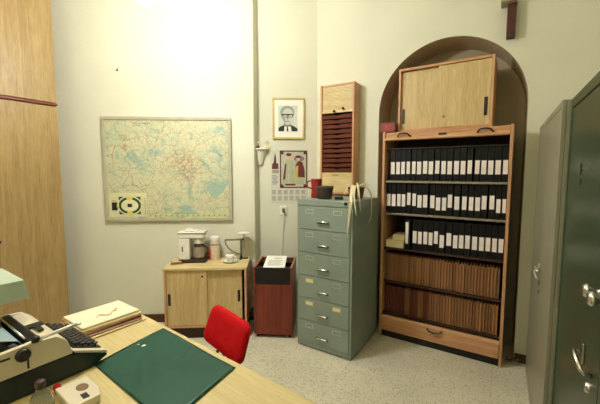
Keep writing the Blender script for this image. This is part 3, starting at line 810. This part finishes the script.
file_row(40, .045, .955, .535, 'upper', 'file folders in the upper row', lambda i: False)
file_row(40, .045, .955, .232, 'lower', 'file folders in the lower row', lambda i: i < 8 or i in (10, 11, 12, 15, 16))

# cupboard standing on top of it
t = thing('sliding_door_cupboard', 'light oak cupboard with two sliding doors on top of the roll-front cupboard', 'cupboard', onR(.109, .0826, RH + .0006), -RA)
tw_, td_, th_ = .748, .35, .555
obj('side_panel', MB().box(0, .018, 0, td_, 0, th_, .002), M_pine_z, t)
obj('side_panel', MB().box(tw_ - .018, tw_, 0, td_, 0, th_, .002), M_pine_z, t)
obj('top_panel', MB().box(.0185, tw_ - .0185, 0, td_, th_ - .02, th_, .002), M_pine_x, t)
obj('bottom_panel', MB().box(.0185, tw_ - .0185, 0, td_, 0, .02, .002), M_pine_x, t)
obj('back_panel', MB().box(.0185, tw_ - .0185, td_ - .008, td_, .021, th_ - .021), M_brownin, t)
d = obj('sliding_door', MB().box(.0195, .345, .03, .046, .0215, th_ - .028, .002), M_oak_z, t)
obj('door_pull', MB().box(.03, .052, .0245, .0298, .075, .205, .004), M_black, d)
d = obj('sliding_door', MB().box(.335, tw_ - .0195, .008, .024, .0215, th_ - .024, .002), M_oak_z, t)
obj('door_pull', MB().box(tw_ - .062, tw_ - .038, .0025, .0078, .09, .235, .004), M_black, d)
obj('lock', MB().lathe([(0, 0), (.01, 0), (.01, .004), (0, .005)], seg=14), M_steel, d, (.385, .0079, .11), rot=(PI / 2, 0, 0))
# red-brown carton
t = thing('red_carton', 'small dark red carton on top of the roll-front cupboard, left end', 'carton', onR(-.03, .006, RH + .0006), -RA)
M_car = plain('dark_red_card', (122, 58, 50), .6); M_carr = plain('red_print', (206, 60, 50), .6)
obj('carton_body', MB().box(0, .135, 0, .1, 0, .083, .002), M_car, t)
mb = MB()
for pts in ([(.048, .02), (.058, .02), (.058, .062), (.048, .062)], [(.058, .05), (.085, .058), (.085, .065), (.058, .06)], [(.06, .035), (.078, .05), (.074, .055), (.058, .042)], [(.068, .02), (.095, .026), (.092, .034), (.066, .028)], [(.082, .034), (.094, .05), (.089, .052), (.078, .038)]):
    mb.prism(pts, -.0008, -.0002, 'y')
obj('carton_print', mb, M_carr, t)

# ------------------------------------------------------------------ bracket high on the filing wall
t = thing('wall_bracket', 'dark brown bracket carrying a board end, high above the arch on the wall', 'bracket', A(-.02, TW, 2.585), -AY)
obj('upright', MB().box(0, .06, -.07, -.001, 0, .245, .003), plain('dark_brown_steel', (74, 40, 32), .5), t)
obj('bolt', MB().lathe([(0, 0), (.009, 0), (.007, .004), (0, .005)], seg=12), M_black, t, (.03, -.0705, .025), rot=(PI / 2, 0, 0))
obj('board', MB().box(-.045, .065, -.12, -.001, .2455, .285, .003), plain('weathered_board', (168, 156, 122), .6), t)

# ------------------------------------------------------------------ lockers on the right
M_lever0 = plain('bright_zinc', (214, 210, 192), .35, .4)
GT, GH = 3.10, 1.885
t = thing('grey_locker', 'tall grey-green steel locker between the arch and the dark green locker', 'locker', A(.2272, 2.0), -AY)
ln = GT - 2.0
obj('body', MB().box(.018, .52, 0, ln, .0, GH, .003), M_greylock, t)
obj('end_frame', MB().box(0, .0175, 0, .022, 0, GH, .002), M_greylock, t)
obj('top_frame', MB().box(0, .0175, .0225, ln, GH - .03, GH, .002), M_greylock, t)
obj('far_frame', MB().box(0, .0175, ln - .03, ln, 0, GH - .0305, .002), M_greylock, t)
obj('bottom_frame', MB().box(0, .0175, .0225, ln - .0305, 0, .07, .002), M_greylock, t)
d = obj('door', MB().box(.001, .0172, .025, .50, .072, GH - .032, .003), M_greylock, t)
d2 = obj('door', MB().box(.001, .0172, .504, ln - .033, .072, GH - .032, .003), M_greylock, t)
hz = .965
h = obj('handle', MB().tube([(.001, .53, hz), (-.02, .53, hz), (-.024, .51, hz + .004), (-.024, .44, hz + .003), (-.02, .4, hz)], .006, 8).box(-.008, .0008, .515, .545, hz - .03, hz + .02, .003), M_lever0, d2)
obj('handle_bow', MB().tube([(-.012, .56, hz - .02), (-.026, .55, hz - .035), (-.026, .48, hz - .04), (-.024, .4, hz - .04)], .005, 8), M_lever0, d2)
for z in (.865, .808):
    obj('keyhole', MB().box(-.002, .0008, .52, .532, z - .012, z + .012, .001), M_black, d2)
t = thing('green_locker', 'tall dark green steel locker with knobs at the right edge', 'locker', A(.2601, 1.998), -AY)
gl = 1.5
obj('body', MB().box(.018, .50, -gl, 0, 0, GH - .001, .003), M_greenlock, t)
obj('top_frame', MB().box(0, .0175, -gl, 0, GH - .045, GH - .001, .003), M_greenlock, t)
obj('frame_post', MB().box(0, .0175, -.024, 0, 0, GH - .0455, .003), M_greenlock, t)
obj('frame_post', MB().box(0, .0175, -gl, -gl + .024, 0, GH - .0455, .003), M_greenlock, t)
obj('bottom_frame', MB().box(0, .0175, -gl + .0245, -.0245, 0, .07, .002), M_greenlock, t)
d = obj('door', MB().box(.003, .0172, -.772, -.027, .073, GH - .048, .003), M_greenlock, t)
d2 = obj('door', MB().box(.003, .0172, -gl + .027, -.776, .073, GH - .048, .003), M_greenlock, t)
obj('keyhole', MB().box(.0005, .0028, -.311, -.303, 1.54, 1.585, .001).box(.0005, .0028, -.335, -.305, 1.552, 1.562, .001), M_black, d)
obj('keyhole', MB().box(.0005, .0028, -.325, -.31, 1.5, 1.525, .001), M_black, d)
for yy, zz in ((-.74, 1.205), (-.81, 1.203)):
    obj('knob', MB().lathe([(.018, 0), (.018, .004), (.008, .006), (.008, .02), (.02, .028), (.022, .036), (.016, .044), (0, .046)], seg=18), M_chrome, d if yy > -.77 else d2, (.003, yy, zz), rot=(0, -PI / 2, 0))
obj('handle', MB().tube([(.003, -.575, .955), (-.02, -.60, .963), (-.036, -.65, .978), (-.034, -.668, .97), (-.026, -.705, .945), (-.018, -.71, .938), (.003, -.70, .93)], .0068, 8).box(-.006, .0028, -.60, -.56, .915, .985, .003), M_chrome, d)
obj('lock_rose', MB().lathe([(.018, 0), (.016, .008), (.008, .01), (0, .01)], seg=16), M_chrome, d, (.003, -.665, .875), rot=(0, -PI / 2, 0))
# cable scrap at the foot of the niche pier
mb = MB()
pts = []
for k in range(26):
    u = k / 25
    pts.append((.09 + .09 * u + .02 * math.sin(u * 19), .0 + .022 * math.cos(u * 23), .012 + .042 * abs(math.sin(u * 11))))
mb.tube(pts, .006, 6)
tag(obj('loose_cable', mb, plain('brown_cable', (98, 66, 48), .5), None, A(-.0, TW - .07, 0), -AY), 'tangle of brown cable on the floor at the foot of the arch', 'cable')

# ------------------------------------------------------------------ desk
DA = math.atan2(-.615, .789)
DX = Vector((.789, -.615, 0)).normalized(); DN = Vector((.615, .789, 0)).normalized()
def K(s, n, z=0.0): return DX * s + DN * n + Vector((0, 0, z))
DZ = .74; s0, s1, n0, n1 = -2.085, -.45, .02, .924
t = thing('desk', 'pale wood office desk in the foreground with a green mat on it', 'desk', K(s0, n0), DA)
dl, dd = s1 - s0, n1 - n0
obj('desktop', MB().box(0, dl, 0, dd, DZ - .03, DZ, .003), M_desk, t)
obj('end_panel', MB().box(.04, .065, .04, dd - .1, 0, DZ - .0305, .002), M_oak_z, t)
obj('end_panel', MB().box(dl - .065, dl - .04, .04, dd - .1, 0, DZ - .0305, .002), M_oak_z, t)
obj('modesty_panel', MB().box(.0655, dl - .0655, .08, .1, .3, DZ - .0305, .002), M_oak_x, t)
# desk mat
c1, c2, c3 = Vector((-.713, 1.697, 0)), Vector((-.267, 1.337, 0)), Vector((-.872, 1.362, 0))
c4 = c2 + (c3 - c1) * .98
mb = MB()
N = 30; H_ = []
base = K(s0, n0)
for i in range(N + 1):
    rowv = []
    for j in range(N + 1):
        u, v = i / N, j / N
        p = c1.lerp(c2, u).lerp(c3.lerp(c4, u), v)
        z = .0012 + .0055 * math.exp(-((u - .62 - .35 * (v - .3)) / .045) ** 2) * math.exp(-((v - .28) / .16) ** 2) \
            + .006 * math.exp(-((u - .42 - .9 * (v - .72)) / .05) ** 2) * math.exp(-((v - .72) / .14) ** 2) + .003 * (math.sin(u * 7 + v * 4) * .5 + .5)
        rowv.append(mb.bm.verts.new((p.x, p.y, DZ + .001 + z)))
    H_.append(rowv)
for i in range(N):
    for j in range(N):
        f = mb.bm.faces.new((H_[i][j], H_[i + 1][j], H_[i + 1][j + 1], H_[i][j + 1])); f.smooth = True
r_ = bmesh.ops.solidify(mb.bm, geom=mb.bm.faces[:], thickness=.0018)
dm = tag(obj('desk_mat', mb, M_mat), 'dark green vinyl mat lying crumpled on the desk', 'desk mat')
q = c1.lerp(c2, .12).lerp(c3.lerp(c4, .12), .43)
for i, (dx, dy, r) in enumerate(((0, 0, .0075), (-.03, .012, .004))):
    o = obj('paper_scrap', MB().lathe([(0, 0), (r, 0), (r * .8, r * .25), (0, r * .3)], seg=9, sx=1.5), M_paper, None, (q.x + dx, q.y + dy, DZ + .0062), .7)
    tag(o, ('larger' if i == 0 else 'tinier') + ' white paper scrap on the green desk mat', 'paper scrap')

# stack of folders and papers
SA = math.atan2(.231, .168)
M_fold1 = plain('red_folder', (122, 34, 34), .6); M_fold2 = plain('buff_folder', (214, 190, 136), .6); M_fold3 = plain('orange_folder', (198, 124, 70), .6)
pc = Vector((-1.058, 1.752, 0))
zz = DZ + .0008
stack = [('tan folder at the bottom of the desk paper stack', 'document_folder', 'folder', M_fold2, .315, .26, .008, (.012, -.008), .02),
         ('dark red folder low in the desk paper stack', 'document_folder', 'folder', M_fold1, .31, .252, .014, (.0, -.008), -.015),
         ('orange-edged folder in the middle of the desk paper stack', 'document_folder', 'folder', M_fold3, .305, .248, .010, (-.004, .0), .03),
         ('buff folder just under the white papers on the desk', 'document_folder', 'folder', M_fold2, .30, .242, .012, (.004, .0), -.02)]
for lb, nm, ct, m, l_, w_, h_, off, da in stack:
    f = thing(nm, lb, ct, (pc.x + off[0], pc.y + off[1], zz), SA + da, 'folders stacked on the desk')
    obj('cover', MB().box(-l_ / 2, l_ / 2, -w_ / 2, w_ / 2, 0, .0015).box(-l_ / 2, l_ / 2, -w_ / 2, w_ / 2, h_ - .0015, h_).box(-l_ / 2, l_ / 2, w_ / 2 - .002, w_ / 2, .0016, h_ - .0016), m, f)
    obj('papers', MB().box(-l_ / 2 + .008, l_ / 2 - .008, -w_ / 2 + .004, w_ / 2 - .006, .0018, h_ - .0018), M_paper, f)
    zz += h_ + .0006
M_filep = plain('creamy_paper', (222, 214, 184), .7, var=.03)
o = tag(obj('white_file', MB().box(-.142, .142, -.116, .116, 0, .012, .002), M_filep, None, (pc.x - .002, pc.y + .002, zz), SA), 'thick white file on top of the desk paper stack', 'file')
zz += .0126
mb = MB(); pts = []
for k in range(22):
    u = k / 21
    pts.append((-.03 + .10 * u, -.055 + .022 * math.sin(u * 9), .0022 + (.004 if 8 < k < 13 else 0)))
mb.tube(pts, .0022, 6).tube([(.07, -.035, .002), (.085, -.02, .003), (.08, -.01, .002)], .0022, 6)
tag(obj('treasury_tag', mb, plain('yellow_cord', (206, 168, 70), .7), None, (pc.x - .02, pc.y + .0, zz), SA), 'yellow cord tag lying on the white file on the desk', 'cord')

# ------------------------------------------------------------------ typewriter
TE2 = Vector((-.815, .578, 0)).normalized()
TA = math.atan2(TE2.y, TE2.x)
t = thing('typewriter', 'old cream and dark green typewriter on the desk', 'typewriter', (-.829, 1.392, DZ + .0008), TA)
# local x = across (0 camera side), y = towards the back, z up
M_twb = plain('dark_green_enamel', (26, 40, 38), .35); M_tww = plain('cream_enamel', (206, 198, 172), .35, 0, .05, 6)
TWW = .40
def prof(poly, x0, x1, bev=.006): return MB().prism(poly, x0, x1, 'x', 0, bev)
obj('base', prof([(.065, .0), (.355, .0), (.37, .087), (.122, .09), (.0, .036), (.0, .03)], 0, TWW), M_twb, t)
obj('keyboard_deck', MB().prism([(.0, .037), (.12, .0915), (.13, .105), (.0, .05)], .0, TWW, 'x', 0, .002), M_tww, t)
mb = MB().prism([(.126, .0925), (.37, .0885), (.368, .183), (.25, .190), (.18, .184), (.145, .155)], .0, .022, 'x', 0, .004)
obj('side_cheek', mb, M_tww, t)
mb = MB().prism([(.126, .0925), (.37, .0885), (.368, .183), (.25, .190), (.18, .184), (.145, .155)], TWW - .022, TWW, 'x', 0, .004)
obj('side_cheek', mb, M_tww, t)
obj('cover', prof([(.126, .0925), (.222, .0905), (.222, .182), (.18, .184), (.145, .155)], .0225, TWW - .0225, .003), M_tww, t)
obj('rear_cover', prof([(.225, .0905), (.37, .0885), (.368, .15), (.345, .15), (.335, .12), (.225, .12)], .0225, TWW - .0225, .002), M_twb, t)
k0 = MB().prism([(.012, .0562), (.118, .1005), (.116, .1045), (.010, .0602)], .03, TWW - .03, 'x', 0)
obj('key_bed', k0, M_black, t)
M_lever = plain('bright_lever_metal', (214, 212, 204), .3, .6)
M_key = plain('dark_key', (48, 44, 40), .35); 
nk = 0
for r in range(4):
    yb = .026 + r * .0245; zb = .066 + r * .0103
    for c in range(12):
        x = .045 + c * .0268 + (.006 if r % 2 else 0)
        if x > TWW - .036: continue
        if nk == 0:
            kp = obj('key', MB().lathe([(.004, -.006), (.004, .004), (.0098, .005), (.0105, .009), (.008, .0105), (0, .010)], seg=12), M_key, t, (x, yb, zb + .006))
            k_first = kp
        else:
            c_ = k_first.copy(); COL.objects.link(c_); c_.parent = t; c_.location = (x, yb, zb + .006)
        nk += 1
obj('space_bar', MB().box(.1, .3, .006, .015, .058, .068, .003), M_key, t)
obj('ribbon_cover', prof([(.223, .13), (.258, .13), (.258, .19), (.232, .197), (.223, .19)], .03, TWW - .03, .003), M_black, t)
obj('platen', MB().lathe([(0, .0), (.008, 0), (.008, .01), (.021, .012), (.021, .345), (.008, .347), (.008, .355), (0, .355)], seg=24), M_black, t, (.0225, .30, .165), rot=(0, PI / 2, 0))
obj('paper_sheet', MB().prism([(.268, .15), (.27, .175), (.28, .189), (.296, .196), (.345, .214), (.346, .212), (.297, .194), (.282, .187), (.272, .174), (.27, .15)], .06, TWW - .06, 'x'), plain('pale_blue_paper', (136, 156, 160), .6), t, label='pale blue sheet wound on the platen')
obj('paper_bail', MB().tube([(.03, .268, .203), (TWW - .03, .268, .203)], .0035, 8), M_chrome, t)
obj('platen_knob', MB().lathe([(0, 0), (.021, 0), (.023, .004), (.023, .014), (.019, .02), (.012, .022), (0, .022)], seg=22), M_darkmetal, t, (-.0006, .286, .160), rot=(0, -PI / 2, 0))
obj('margin_tab', MB().prism([(.172, .187), (.222, .187), (.226, .192), (.170, .192)], .15, .19, 'x').prism([(.19, .187), (.208, .187), (.208, .194), (.19, .194)], .09, .149, 'x'), M_black, t)
lv = obj('return_lever', MB().tube([(-.006, .240, .196), (-.008, .2, .203), (-.010, .15, .208), (-.010, .11, .21)], .0068, 10).box(-.016, -.004, .098, .112, .204, .214, .002), M_lever, t)
obj('lever_hub', MB().lathe([(0, -.012), (.012, -.012), (.014, 0), (.012, .008), (0, .009)], seg=16), M_black, t, (-.004, .246, .203))
obj('side_slot', MB().box(-.0015, .0002, .268, .274, .10, .15), M_black, t)
obj('side_catch', MB().box(-.003, .0002, .32, .362, .158, .165, .001), M_black, t)

# ------------------------------------------------------------------ desk clutter at the lower left corner
t = thing('pen_tray', 'cream desk tray with an oval dip and a slot, front left of the desk', 'tray', (-.79, 1.16, DZ + .0008), DA)
poly = [(-.075, -.06), (.085, -.06), (.085, .03), (.03, .045), (-.075, .045)]
obj('tray_body', MB().prism(poly, 0, .03, 'z', 0, .004), M_tww, t)
obj('oval_dip', MB().lathe([(0, .0302), (.019, .0302), (.023, .0312), (.024, .0305), (.024, .0302)], seg=24, sx=1.1, sy=.8), plain('brown_dip', (120, 92, 66), .6), t, (-.008, .005, 0))
obj('slot', MB().box(.035, .07, -.018, .002, .0302, .0315, .0005), M_black, t)
t = thing('red_marker', 'stubby red marker pen lying by the cream tray on the desk', 'marker', (-.885, 1.175, DZ + .0142 + .03), 0)
o_m = obj('barrel', MB().lathe([(0, -.03), (.012, -.03), (.0135, -.024), (.0135, .02), (.011, .026), (0, .026)], seg=18), plain('red_plastic', (168, 26, 34), .3), t, rot=(0, PI / 2, -.75))
t.location.z = DZ + .0145
obj('cap', MB().lathe([(.009, .0265), (.009, .04), (0, .042)], seg=16), M_tww, t, rot=(0, PI / 2, -.75))
t = thing('glass_bottle', 'small clear glass bottle with brown stopper, front left of the desk', 'bottle', (-.87, 1.075, DZ + .0008), 0)
obj('bottle_body', MB().lathe([(0, 0), (.034, 0), (.037, .006), (.036, .04), (.026, .065), (.014, .082), (.012, .094), (.010, .094), (.012, .08), (.024, .063), (.033, .04), (.033, .008), (0, .006)], seg=24), glassy('clear_glass', (206, 208, 196)), t)
obj('stopper', MB().lathe([(0, .085), (.0098, .085), (.0098, .0945), (.016, .096), (.016, .112), (.012, .116), (0, .116)], seg=16), plain('brown_stopper', (66, 48, 40), .5), t)

# ------------------------------------------------------------------ desk lamp at the left edge
HC = Vector((0, 0, 1.55)) + (Vector((-1.027, 1.229, 1.15)) - Vector((0, 0, 1.55))) * 1.125
t = thing('desk_lamp', 'grey-green metal desk lamp with a box-shaped hood at the left edge', 'lamp', (HC.x, HC.y, DZ + .0008), TA)
hz = HC.z - DZ
M_hood = plain('pale_green_enamel', (172, 188, 168), .4); 
mb = MB()
tp = [(0, 0), (.30, 0), (.30, .22), (0, .22)]; bt = [(-.012, -.012), (.312, -.012), (.312, .232), (-.012, .232)]
T_ = [mb.bm.verts.new((x, y, hz)) for x, y in tp]; B_ = [mb.bm.verts.new((x, y, hz - .078)) for x, y in bt]
mb.bm.faces.new(T_)
for i in range(4): mb.bm.faces.new((T_[i], B_[i], B_[(i + 1) % 4], T_[(i + 1) % 4]))
bmesh.ops.recalc_face_normals(mb.bm, faces=mb.bm.faces[:])
bmesh.ops.solidify(mb.bm, geom=mb.bm.faces[:], thickness=.004)
obj('lamp_shade', mb, M_hood, t)
obj('tube_lamp', MB().tube([(.03, .11, hz - .04), (.27, .11, hz - .04)], .013, 12), M_white, t)
obj('arm', MB().tube([(.2, .26, .02), (.2, .262, .2), (.2, .256, hz - .06), (.2, .225, hz - .03)], .009, 10), M_darkmetal, t)
obj('foot', MB().lathe([(0, 0), (.075, 0), (.078, .006), (.07, .018), (.02, .024), (0, .024)], (.2, .26, 0), 24), M_darkmetal, t)

# ------------------------------------------------------------------ red chair
CA = -math.atan2(.61, .79) - .10
t = thing('office_chair', 'red upholstered office chair standing at the far side of the desk', 'chair', (-.44, 1.88, 0), CA)
# backrest: rounded, slightly curved cushion leaning back
def cushion(hw, hh, th, cr, bend, skew=0.0):
    mb = MB(); n = 10; out = []
    for (cx, cy, a0) in ((hw - cr, hh - cr, 0), (-hw + cr, hh - cr, 90), (-hw + cr, -hh + cr, 180), (hw - cr, -hh + cr, 270)):
        for k in range(n + 1):
            a = math.radians(a0 + 90 * k / n); out.append((cx + cr * math.cos(a), cy + cr * math.sin(a)))
    rings = []
    for sc, y in ((.0, -.5), (.5, -.5), (.86, -.46), (.97, -.28), (1, 0), (.97, .3), (.86, .48), (.5, .5), (.0, .5)):
        if sc == 0: rings.append([mb.bm.verts.new((0, y * th, 0))]); continue
        rings.append([mb.bm.verts.new((x * sc * (1 - skew * z * sc / hh), y * th - bend * (x * sc / hw) ** 2, z * sc)) for x, z in out])
    for a, b in zip(rings, rings[1:]):
        m_ = max(len(a), len(b))
        for i in range(m_):
            j = (i + 1) % m_
            if len(a) == 1: f = mb.bm.faces.new((a[0], b[i], b[j]))
            elif len(b) == 1: f = mb.bm.faces.new((a[i], b[0], a[j]))
            else: f = mb.bm.faces.new((a[i], b[i], b[j], a[j]))
            f.smooth = True
    return mb
bk = obj('backrest', cushion(.182, .112, .05, .05, .012, .04), M_red, t, (.042, 0, .642), rot=(math.radians(-17), math.radians(5), 0))
obj('seat', cushion(.21, .2, .07, .07, .0), M_red, t, (0, -.26, .45), rot=(math.radians(90), 0, 0))
for x in (-.03, .03):
    obj('back_bar', MB().tube([(x, .005, .60), (x, -.03, .50), (x, -.05, .43), (x, -.08, .40), (x, -.2, .398)], .008, 8), M_black, t)
obj('column', MB().tube([(0, -.24, .41), (0, -.24, .1)], .025, 14).box(-.08, .08, -.32, -.16, .395, .412, .004), M_black, t)
for k in range(5):
    an = 2 * PI * k / 5 + .3
    lg = obj('leg', MB().tube([(.02 * math.cos(an), -.24 + .02 * math.sin(an), .11), (.27 * math.cos(an), -.24 + .27 * math.sin(an), .065)], .02, 8, 0, .012), M_black, t)
    obj('castor', MB().lathe([(0, -.012), (.024, -.012), (.026, 0), (.024, .012), (0, .012)], (0, 0, 0), 14), M_black, lg, (.27 * math.cos(an), -.24 + .27 * math.sin(an), .0265), rot=(PI / 2, 0, an))

# ------------------------------------------------------------------ hanging lamp and added fill light
M_globe = glow('lit_opal_glass', (255, 253, 250), 128)
t = thing('pendant_lamp', 'hanging lamp with white globes near the ceiling, cut off at the top of the photo', 'lamp', (-.935, 2.2, 0), 0)
obj('ceiling_rose', MB().lathe([(0, CEIL - .03), (.05, CEIL - .03), (.055, CEIL - .001), (0, CEIL - .001)], seg=20), M_brass, t)
obj('rod', MB().tube([(0, 0, CEIL - .03), (0, 0, 2.80)], .008, 10), M_brass, t)
for k, (gx, gy, gz) in enumerate(((-.02, -.0, 2.662), (.12, .05, 2.655), (.06, -.15, 2.70))):
    a = obj('arm', MB().tube([(0, 0, 2.82), (gx * .6, gy * .6, 2.83), (gx, gy, gz + .075)], .007, 8), M_brass, t)
    obj('glass_globe', MB().sphere((gx, gy, gz), .075), M_globe, t)
M_fill = glow('fill_glow', (255, 236, 190), 44)  # glow of an unseen rear fill, added to brighten the room
p = A(-1.6, -.5, 0)
t = thing('fill_light', 'added fill light behind the camera, out of view, shaped as a ceiling lamp', 'lamp', p, 0)
obj('base_ring', MB().lathe([(0, CEIL - .04), (.17, CEIL - .04), (.18, CEIL - .001), (0, CEIL - .001)], seg=28), M_brass, t)
obj('fill_bowl', MB().lathe([(.165, CEIL - .041), (.16, CEIL - .09), (.11, CEIL - .15), (0, CEIL - .17)], seg=28), M_fill, t)

world = bpy.data.worlds.new('World'); scene.world = world; world.use_nodes = True
world.node_tree.nodes['Background'].inputs['Color'].default_value = (.02, .02, .018, 1)
world.node_tree.nodes['Background'].inputs['Strength'].default_value = 1

# ------------------------------------------------------------------ camera
cam = bpy.data.cameras.new('Camera'); co = bpy.data.objects.new('Camera', cam); COL.objects.link(co)
cam.sensor_width = 36; cam.lens = 338.27 / 600 * 36; cam.clip_start = .02
co.location = (0, 0, 1.55); co.rotation_euler = (PI / 2 - .0874, 0, 0)
scene.camera = co
vs = scene.view_settings
vs.view_transform = 'Standard'; vs.look = 'None'; vs.gamma = 1; vs.use_curve_mapping = False; vs.exposure = 0.42
